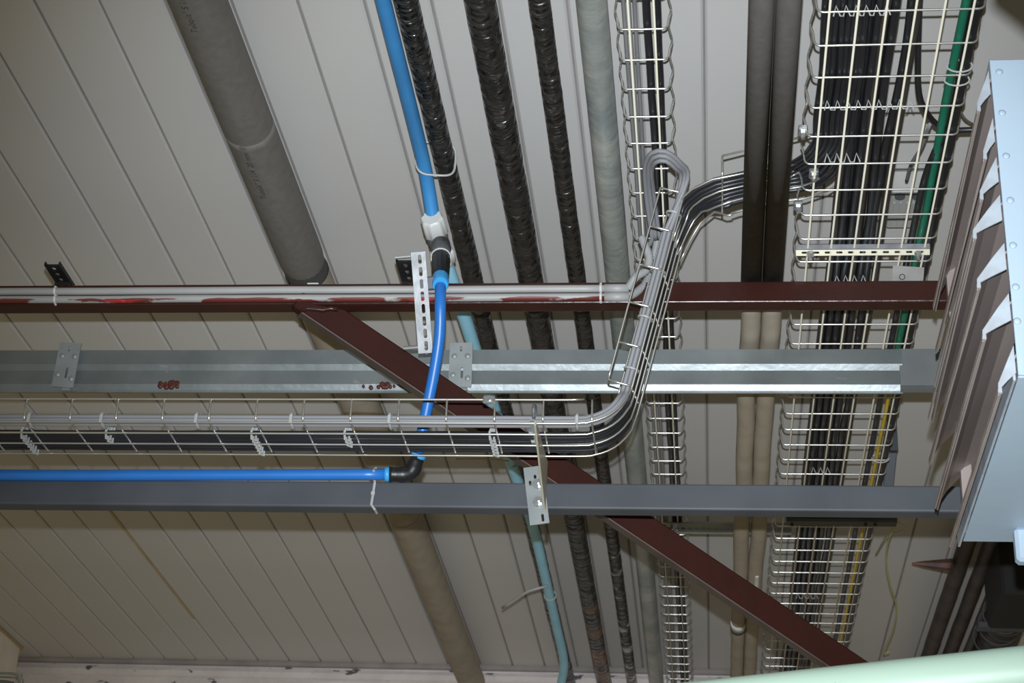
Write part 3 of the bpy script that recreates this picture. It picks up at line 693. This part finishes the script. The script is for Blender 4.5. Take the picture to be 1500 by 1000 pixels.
# ------------------------------------------------------------------ cable ties and lacing
def loop(c, ra, rb, ua, ub, r=.0022, n=14):
    mb = MB(); pts = [c + ua * math.cos(2 * math.pi * k / n) * ra + ub * math.sin(2 * math.pi * k / n) * rb for k in range(n + 1)]
    mb.tube(pts, r, 6, False); return mb
G = 'clear cable ties on the front tray'
for px, od in ((42, 'leftmost'), (148, 'second from left'), (287, 'third from left'), (426, 'fourth from left'), (570, 'fifth from left'), (845, 'rightmost')):
    c = V((P(px, 612, Y=yn).x, yn + .022, Z1 + .010)); mb = loop(c, .022, .015, Y_, Z_, .0028)
    mb.box(c - Y_ * .022 - Z_ * .006, (.007, .006, .02), None, .001)
    tag(mb.build('cable_tie', 'tie'), 'clear tie around the light grey cables of the front tray, ' + od, 'cable tie', G)
for px, n_ in ((37, 6), (160, 2), (372, 6), (508, 3), (720, 6)):
    x = P(px, 640, Z=Z1).x; mb = MB()
    for j in range(n_):
        yy = y1c - .012 + j * .0155
        lo_ = [V((x + .004, yy, Z1 + .03)), V((x - .004, yy + .001, Z1 + .008)), V((x - .002, yy + .003, Z1 - .009)), V((x + .006, yy + .009, Z1 - .010)), V((x + .004, yy + .012, Z1 + .01)), V((x + .004, yy + .012, Z1 + .03))]
        mb.tube(lo_, .0028, 6)
    tag(mb.build('lacing_tie', 'tie'), {37: 'white zigzag lacing on the front tray nearest the left edge', 160: 'short pair of ties second from left on the front tray', 372: 'white zigzag lacing on the front tray left of the big insulated pipe', 508: 'short lacing on the front tray in front of the big insulated pipe', 720: 'white zigzag lacing beside the shiny splice clamp of the front tray'}[px], 'cable tie', 'lacing on the front tray')
for f_, od in ((.12, 'lowest'), (.36, 'second from bottom'), (.62, 'third from bottom'), (.88, 'topmost')):
    i = nearest(e.lerp(T, f_)); p, U, W, t = tp.fr[i]; c = p + U * (-hw1 + .024) + W * .010
    tag(loop(c, .023, .015, U, W, .0027).build('cable_tie', 'tie'), 'clear tie on the rising end of the front tray, ' + od, 'cable tie', 'clear cable ties on the riser')
for py, a, b in ((17, -.12, -.03), (155, -.12, .04), (232, -.11, -.05), (410, -.06, .0), (540, -.06, .02), (690, -.06, -.02), (875, -.06, .0)):
    y = P(1280, py, Z=Z3).y; n_ = max(2, int((b - a) / .018)); mb = MB(); pts = []
    for j in range(n_ + 1):
        x = c3 + a + (b - a) * j / n_; pts += [V((x, y + .006, Z3 - .004)), V((x + .004, y - .012, Z3 + .006)), V((x + .012, y + .004, Z3 - .005))]
    mb.tube(pts, .0016, 5)
    tag(mb.build('lacing_tie', 'tie'), {17: 'clear tie lacing at the top edge of the wide tray', 155: 'longest clear tie lacing across the cables of the wide tray', 232: 'clear tie lacing where cables turn off the wide tray', 410: 'clear tie lacing on the wide tray just above the red beam', 540: 'clear tie lacing on the wide tray hidden by the galvanized beam', 690: 'small clear tie on the wide tray above the grey beam', 875: 'clear tie lacing on the far part of the wide tray'}[py], 'cable tie', 'lacing on the wide tray')
for py, lab in ((102, 'pale tie around the green cable near the top of the wide tray'), (122, 'second pale tie around the green cable of the wide tray'), (675, 'pale tie around the yellow cable above the grey beam')):
    y = P(1390, py, Z=Z3).y; tag(loop(V((c3 + .127, y, Z3 + .008)), .024, .014, X_, Z_, .0018).build('cable_tie', 'tie'), lab, 'cable tie', 'ties on the right side of the wide tray')
c = P(640, 250, Z=H + 2.2); x0 = P(595, 0, Z=H + 2.275).x
c = P(623, 246, Z=H + 2.232); mb = MB(); sq = lambda v: math.copysign(abs(v) ** .55, v); wq = (x0 - c.x + .0505) / 2
mb.tube([V(((c.x + x0) / 2 + .0045 + wq * sq(math.cos(k * math.pi / 14)), c.y + .012 * math.cos(k * math.pi / 14), H + 2.257 + .045 * sq(math.sin(k * math.pi / 14)))) for k in range(29)], .0026, 6, False)
tag(mb.build('cable_tie', 'tie'), 'white tie looped around the blue water pipe and the black pipe beside it', 'cable tie')
for (px, py, lab) in ((752, 676, 'white tie ring on the pale blue pipe just above the grey beam'), (806, 872, 'white tie ring on the pale blue pipe near the bottom of the photo')):
    c = P(px, py, Z=H + 2.135); tag(loop(c, .021, .021, X_, (Z_ + Y_ * .3).normalized(), .0028, 18).build('cable_tie', 'tie'), lab, 'cable tie', 'ties on the pale blue pipe')
tag(tube('tie_tail', crom([P(803, 858, Z=H + 2.12), P(775, 865, Z=H + 2.1), P(755, 878, Z=H + 2.09), P(736, 890, Z=H + 2.08)], .03), .005, 'tie', None, 6), 'long pale tie tail poking out left of the pale blue pipe', 'cable tie')
tag(tube('tie_tail', crom([P(745, 675, Z=H + 2.1), P(715, 672, Z=H + 2.09), P(668, 672, Z=H + 2.08)], .03), .0022, 'sealant', None, 6), 'thin tan tie tail left of the pale blue pipe above the grey beam', 'cable tie')

# ------------------------------------------------------------------ cantilever bracket under the front tray
cb = root('cantilever_bracket', P(790, 766, Y=GY0), 'shiny galvanized cantilever bracket bolted to the grey beam, holding the front tray', 'bracket')
pa = P(778, 684, Y=GY0 - .004); pb = P(788, 768, Y=GY0 - .004)
dd = (pb - pa).normalized(); L = (pb - pa).length; ww = (X_ - dd * X_.dot(dd)).normalized()
wp = slotted('wall_plate', L, .042, .003, [(-L * .22, -.01, .012, .006), (-L * .32, .002, .010, .006), (L * .40, .008, .018, .006)], 'galv_plate', cb, (pa + pb) / 2 + ww * .004, (dd, ww))
for py in (709, 735):
    c = P(789 - (735 - py) * .02, py, Y=GY0 - .006); mb = MB(); cyl(mb, c, Y_, .013, .003, 18); cyl(mb, c - Y_ * .005, Y_, .008, .01, 6); cyl(mb, c - Y_ * .011, Y_, .004, .01, 8); mb.build('bolt', 'chrome', wp)
gx0 = P(797, 740, Y=GY0 - .004).x
xt = P(783, 615, Y=yn - .01).x
zt_ = Z1 - .012
g0 = V((gx0, GY0 - .004, P(797, 752, Y=GY0).z)); g1 = V((gx0, GY0 - .004, zt_ + .012)); g2 = V((xt, yn - .012, zt_ + .008)); g3 = V((xt, yn - .012, zt_ - .004))
th = V((.004, 0, 0))
vs = [g0, g1, g2, g3, g0 + th, g1 + th, g2 + th, g3 + th]
build('gusset_arm', vs, [(0, 1, 2, 3), (7, 6, 5, 4), (0, 4, 5, 1), (1, 5, 6, 2), (2, 6, 7, 3), (3, 7, 4, 0)], 'strip_cream', cb)
tf = [g1, g2, g2 - X_ * .010, g1 - X_ * .014]; tf2 = [p + Z_ * .003 for p in tf]
build('arm_flange', tf + tf2, [(3, 2, 1, 0), (4, 5, 6, 7), (0, 1, 5, 4), (1, 2, 6, 5), (2, 3, 7, 6), (3, 0, 4, 7)], 'galv_plate', cb)
for k, f_ in enumerate((.32, .52)):
    c = g1.lerp(g2, 1 - f_); mb = MB(); mb.box(c + V((-.016, 0, .008)), (.012, .016, .012), None, .002); mb.build('hold_down_tab', 'chrome', cb)
tag(loop(P(783, 605, Y=yn + .02), .02, .016, Y_, Z_, .004).build('tape_band', 'tape'), 'dark tape band around the light grey cables at the cantilever bracket', 'tape')

# ------------------------------------------------------------------ cross supports and small fittings by the wide tray
a = P(1166, 370, Z=Z3 - .012); b = P(1362, 368, Z=Z3 - .012); L = b.x - a.x
t = root('slotted_rail', (a.x, a.y, Z3 - .012), 'cream slotted steel rail under the wide tray just above the red beam', 'rail')
o = slotted('rail_face', L, .014, .003, [((k - 5) * L / 11.5, 0, .014, .005) for k in range(11)], 'strip_cream', t, V(((a.x + b.x) / 2, a.y, Z3 - .012)), (X_, (Y_ * .6 + Z_ * -.8)))
mb = MB(); mb.box(V(((a.x + b.x) / 2, a.y - .008, Z3 - .003)), (L, .003, .012)); mb.build('rail_lip', 'zinc', t)
for px in (1187, 1345):
    c = P(px, 372, Z=Z3 - .02); mb = MB(); cyl(mb, c, Z_, .008, .01, 6); cyl(mb, c - Z_ * .008, Z_, .0045, .012, 8); mb.build('bolt', 'chrome', t)
# perforated rail further back
zr = H + 2.17
a = P(975, 773, Z=zr); b = P(1160, 769, Z=zr); L = b.x - a.x
t = root('perforated_rail', (a.x, a.y, zr), 'galvanized perforated rail under the narrow tray behind the grey beam', 'rail')
slotted('rail_face', L, .04, .003, [((k - 9) * L / 19.5, .0, .016, .008) for k in range(19)], 'galv_plate', t, V(((a.x + b.x) / 2, a.y, zr)), (X_, (Y_ * .8 - Z_ * .6)))
mb = MB(); mb.box(V(((a.x + b.x) / 2, a.y + .012, zr + .012)), (L, .003, .03)); mb.build('rail_web', 'galv_plate', t)
c = P(988, 772, Z=zr - .01); mb = MB(); cyl(mb, c, Z_, .012, .02, 6); cyl(mb, c - Z_ * .015, Z_, .006, .02, 8); mb.build('bolt', 'chrome', t)
# dark channel under the wide tray
zq = Z3 - .03
a = P(1152, 766, Z=zq); b = P(1314, 765, Z=zq)
t = root('steel_channel', (a.x, a.y, zq), 'dark olive steel channel under the wide tray behind the grey beam', 'channel')
prism_x('channel_profile', [(a.y - .02, zq + .05), (a.y - .024, zq + .005), (a.y - .016, zq), (a.y + .02, zq), (a.y + .026, zq + .05), (a.y + .022, zq + .05), (a.y + .016, zq + .005), (a.y - .014, zq + .005), (a.y - .016, zq + .05)], a.x, b.x, 'dark_olive', t)
for px in (1160, 1268, 1282):
    c = P(px, 768, Y=a.y - .022); mb = MB(); cyl(mb, c, Y_, .006, .006, 6); mb.build('bolt', 'black_steel', t)
# dark hanger strap above the channel
c0 = P(1306, 662, Z=H + 2.2); c1 = P(1300, 720, Z=H + 2.1)
t = root('hanger_strap', c1, 'dark blue grey hanger strap beside the wide tray above the grey beam', 'hanger')
mb = MB(); d_ = (c1 - c0); mb.box((c0 + c1) / 2, (.03, .02, d_.length), (X_, d_.normalized().cross(X_).normalized(), d_.normalized()), .002); mb.build('strap', 'grey_paint', t)
mb = MB(); mb.box(V((c0.x + .005, c0.y, ZC - .075)), (.028, .02, .145), None, .002); mb.build('upper_strap', 'grey_paint', t)
# paper tag on the red beam
ta_ = P(1330, 402, z=3.93)
tn = (EYE - ta_).normalized(); ru = (V((.97, 0, -.08)) ).normalized(); ru = (ru - tn * ru.dot(tn)).normalized(); rv = tn.cross(ru)
t = root('paper_tag', ta_, 'dirty grey label card on the right end of the red beam', 'tag')
mb = MB(); mb.box(ta_, (.068, .036, .002), (ru, rv, tn)); card = mb.build('card', 'paper', t)
mb = MB(); mb.tube([ta_ + tn * .002 + ru * (.006 * math.cos(k * .7) - .012) + rv * (.006 * math.sin(k * .7) - .006) for k in range(10)], .001, 5); mb.build('printed_ring', 'ink', card)
# small translucent junction box on the ceiling
jb = P(1326, 292, Z=ZC - .03); t = root('junction_box', V((jb.x, jb.y, ZC)), 'small pale ribbed junction box on the ceiling above the wide tray', 'junction box')
mb = MB(); mb.box(V((jb.x, jb.y, ZC - .03)), (.085, .17, .06), None, .006); hs = mb.build('housing', 'clear_plastic', t)
for k in range(5):
    mb = MB(); mb.box(V((jb.x - .03 + k * .015, jb.y + .02, ZC - .061)), (.003, .11, .004)); mb.build('rib', 'clear_plastic', hs)
for s in (-1, 1):
    mb = MB(); cyl(mb, V((jb.x + s * .02, jb.y - .065, ZC - .062)), Z_, .012, .008, 12); mb.build('gland', 'fit_grey', t)
# hanging yellow wire
wz_ = H + 2.1
tag(tube('loose_wire', crom([P(1313, 766, Z=Z3 - .01), P(1302, 790, Z=Z3 + .02), P(1298, 822, Z=wz_), P(1304, 858, Z=wz_), P(1313, 888, Z=wz_), P(1309, 920, Z=wz_), P(1297, 950, Z=wz_), P(1294, 957, Z=wz_), P(1302, 954, Z=wz_)], .03), .0032, 'wire_olive', None, 6), 'thin yellow wire dangling from the dark channel beside the wide tray', 'wire')
tag(tube('loose_wire', crom([P(1313, 762, Z=Z3 - .01), P(1325, 772, Z=Z3), P(1318, 778, Z=Z3 + .01), P(1300, 784, Z=Z3 + .05), P(1283, 812, Z=H + 2.2)], .03), .0022, 'wire_olive', None, 6), 'short olive wire curling at the right end of the dark channel', 'wire')

# ------------------------------------------------------------------ louvred unit at the right
XB = .468; YB0 = 2.50
zt_b = P(1453, 90, Y=YB0).z; zb_b = P(1488, 550, Y=YB0).z
YB1 = P(1411, 790, Z=zb_b).y
XR = XB + .75
lu = root('louvred_unit', (XB, YB0, zb_b), 'pale blue sheet metal ventilation unit with bent brown louvre blades at the right edge', 'ventilation unit')
mb = MB(); mb.box(V(((XB + XR) / 2, YB0 - .0015, (zt_b + zb_b) / 2)), (XR - XB, .003, zt_b - zb_b)); fpan = mb.build('front_panel', 'unit_blue', lu)
mb = MB(); mb.box(V(((XB + XR) / 2, (YB0 + YB1) / 2, zb_b - .002)), (XR - XB, YB1 - YB0, .003)); mb.build('bottom_panel', 'unit_blue', lu)
mb = MB(); mb.box(V(((XB + XR) / 2 + .03, (YB0 + YB1) / 2 + .01, (zt_b + zb_b) / 2)), (XR - XB - .06, YB1 - YB0 - .03, zt_b - zb_b - .01)); mb.build('dark_interior', 'interior', lu)
mb = MB(); mb.box(V(((XB + XR) / 2, (YB0 + YB1) / 2, zt_b + .002)), (XR - XB, YB1 - YB0, .003)); mb.build('top_panel', 'galv_plate', lu)
rv_px = ((1464, 105), (1468, 165), (1474, 228), (1480, 293), (1484, 359), (1488, 420), (1490, 470))
for px, py in rv_px:
    c = P(px, py, Y=YB0 - .003); mb = MB(); mb.tube([c, c - Y_ * .001, c - Y_ * .0018], [.006, .0045, .0015], 12); mb.build('rivet', 'unit_blue', fpan, True)
tips = [(1433, 155, .0), (1442, 225, .02), (1437, 284, .0), (1427, 341, .0), (1433, 413, .0), (1441, 488, .01), (1464, 566, .0)]
for k, (px, py, q) in enumerate(tips):
    c = P(px, py, Y=YB0 + .012); dx = XB - c.x
    zr_ = c.z + .062; lip = .012
    pf = [(XB + .03, zr_ + .012), (XB + .004, zr_ - .002), (c.x + dx * .45, c.z + .030), (c.x, c.z), (c.x, c.z - lip)]
    ya, yb2 = YB0 + .012, YB1 + (.02 if k < 6 else -.02)
    th = .0022; vs = []; fs = []
    for y in (ya, yb2):
        sag = .0 if y == ya else random.uniform(-.006, .006)
        for (x, z) in pf: vs.append(V((x + sag, y, z)))
        for (x, z) in pf: vs.append(V((x + sag + th, y, z - th)))
    n_ = 5
    for i in range(n_ - 1):
        fs += [(i, i + 1, i + 11, i + 10), (i + 5, i + 15, i + 16, i + 6)]
    fs += [(4, 9, 19, 14), (0, 10, 15, 5)]
    for i in range(n_ - 1): fs += [(i, i + 5, i + 6, i + 1), (i + 10, i + 11, i + 16, i + 15)]
    blade = build('louvre_blade', vs, fs, 'blade', lu)
    mb = MB(); mb.box(V((c.x - .0012, (ya + yb2) / 2, c.z - lip * .6)), (.0016, yb2 - ya - .01, lip * .9)); mb.build('edge_lip', 'blade_lip', blade)
    # pale end cap of the blade, a fin with a hooked tip
    e0_ = [V((XB - .001, ya - .003, zr_ + .008)), V((c.x + dx * .55, ya - .003, c.z + .044)), V((c.x - .002, ya - .003, c.z + .004)), V((c.x - .003, ya - .003, c.z - lip)), V((c.x + .003, ya - .003, c.z - lip)), V((c.x + .003, ya - .003, c.z - .002)), V((c.x + dx * .5, ya - .003, c.z + .010)), V((XB - .001, ya - .003, c.z + .022))]
    e1_ = [p + Y_ * .0025 for p in e0_]; m_ = len(e0_)
    build('blade_end_cap', e0_ + e1_, [tuple(range(m_)), tuple(range(2 * m_ - 1, m_ - 1, -1))] + [(i, i + m_, (i + 1) % m_ + m_, (i + 1) % m_) for i in range(m_)], 'blade_end', blade)
mb = MB(); mb.box(V((XB - .004, (YB0 + YB1) / 2 + .02, zb_b + .014)), (.004, YB1 - YB0 + .02, .034)); mb.build('bottom_flange', 'blade_end', lu)
mb = MB(); mb.box(V((XB + .012, YB1 - .01, (zt_b + zb_b) / 2)), (.02, .02, zt_b - zb_b)); mb.build('corner_post', 'blade', lu)
# foot of the unit below the bottom panel
c = P(1492, 820, Y=YB1 - .06); t_ = MB(); t_.box(V((c.x + .03, YB1 - .06, zb_b - .036)), (.07, .03, .066), None, .006); t_.build('support_foot', 'unit_blue', lu)

# ------------------------------------------------------------------ dark pipework behind the unit, lower right
for px, py, wd, m, lab in ((1384, 890, 23, 'rust_pipe', 'leftmost dark rusty pipe in the lower right corner'), (1423, 872, 22, 'rust_pipe', 'second dark rusty pipe in the lower right corner'), (1449, 880, 17, 'duct_grey', 'dull grey pipe between the rusty pipes and the corrugated hose')):
    p = P(px, py, Z=H + 2.24); r = wd * (p - EYE).dot(-b_) / F / 2
    ya = P(px + 20, 800, Z=H + 2.24).y - 1.2
    pts = [V((p.x, ya + (YW - .01 - ya) * k / 60, H + 2.24)) for k in range(61)]
    tag(tube('rusty_pipe' if m == 'rust_pipe' else 'grey_pipe', pts, r, m, None, 14, ring_noise(.05, 9, px)), lab, 'pipe', 'dark pipes in the lower right corner')
p = P(1468, 905, Z=H + 2.15); pts = []; rr = []
ya = P(1490, 840, Z=H + 2.15).y
n_ = 80
for k in range(n_ + 1):
    pts.append(V((p.x + .03 * math.sin(k / n_ * 1.5), ya + (YW - .02 - ya) * k / n_, H + 2.15))); rr.append(.068 + (.005 if k % 3 else -.003))
t = root('corrugated_hose', (p.x, ya, H + 2.15), 'black corrugated duct hose in the lower right corner', 'hose')
hb = tube('hose_body', pts, rr, 'fit_black', t, 22)
for k in range(6):
    y = P(1470 - k * 4, 875 + k * 17, Z=H + 2.08).y; mb = loop(V((p.x, y, H + 2.15)), .0735, .0735, X_, Z_, .0028, 24); mb.build('wire_ring', 'duct_grey', hb)
c = P(1455, 822, Z=H + 2.2)
t = root('duct_box', c, 'black steel duct box behind the louvred unit', 'duct')
mb = MB(); mb.box(V((c.x + .25, c.y + .05, H + 2.14)), (.50, .36, .2), None, .01); mb.build('box_body', 'interior', t)
mb = MB(); mb.box(V((c.x + .2, c.y + .26, H + 2.06)), (.46, .06, .02), None, .004); mb.build('box_flange', 'grey_paint', t)
# rusty spike
a = P(1336, 825, Z=H + 2.22); b = P(1394, 828, Z=H + 2.22)
mb = MB(); mb.tube([a, a.lerp(b, .3), b], [.003, .012, .026], 8); tag(mb.build('rusty_spike', 'rust'), 'rusty pointed iron bracket sticking out left of the dark pipes', 'bracket')
# ------------------------------------------------------------------ left corner: post and lamp rim, foreground rail
a = P(8, 904, Z=ZC); t = root('timber_post', (a.x - .05, a.y + .1, ZC), 'cream painted post meeting the ceiling in the lower left corner', 'post')
pc = P(8, 940, Y=a.y + .25)
b1 = V((P(30, 918, Z=ZC).x, a.y, ZC)); 
mb = MB(); mb.box(V((b1.x - .235, a.y + .22, ZC - .22)), (.28, .36, .44), None, .012); mb.build('post_shaft', 'post', t)
mb = MB(); mb.box(V((b1.x - .235, a.y + .22, ZC - .006)), (.30, .38, .012), None, .003); mb.build('joint_bead', 'sealant', t)
c = P(2, 1003, z=5.2); q = [c + V((-.2, 0, .03)), c + V((.03, 0, .03)), c + V((.05, 0, .02)), c + V((.06, 0, 0)), c + V((.06, 0, -.1))]
t = root('lamp_housing', c, 'shiny rounded metal rim of a lamp at the bottom left corner', 'lamp')
tube('outer_rim', crom(q, .02), .009, 'chrome', t, 10)
tube('inner_rim', crom([p - Z_ * .022 - X_ * .02 for p in q], .02), .007, 'galv_dark', t, 10)
mb = MB(); mb.box(c + V((-.1, .03, -.06)), (.26, .03, .12), None, .01); mb.build('housing_back', 'chrome', t)
g0_ = P(960, 1044, z=2.95); g1_ = P(1620, 974, z=2.85)
gd = (g1_ - g0_)
tag(tube('handrail', [g0_ - gd * 1.2, g0_, g0_ + gd * .25, g0_ + gd * .5, g0_ + gd * .75, g1_, g1_ + gd], .045, 'mint', None, 32), 'mint green painted round rail in the foreground at the lower right', 'rail')

# unseen block added above the frame to cast the upper right corner shadow
q0 = P(1405, -128, z=1.5); q1 = P(1560, -10, z=1.5)
dd = (q1 - q0).normalized(); fw = -b_; uu = dd.cross(fw).normalized(); uu = uu if uu.z > 0 else -uu
mb = MB(); mb.box((q0 + q1) / 2 + dd * .22 + uu * .16 - fw * .06, (.5, .12, .32), (dd, fw, uu), .006)
dk = root('shadow_blocker', (q0 + q1) / 2, 'unseen dark block added above the frame, shading the top right corner', 'duct')
mb.build('blocker_body', 'duct_grey', dk)
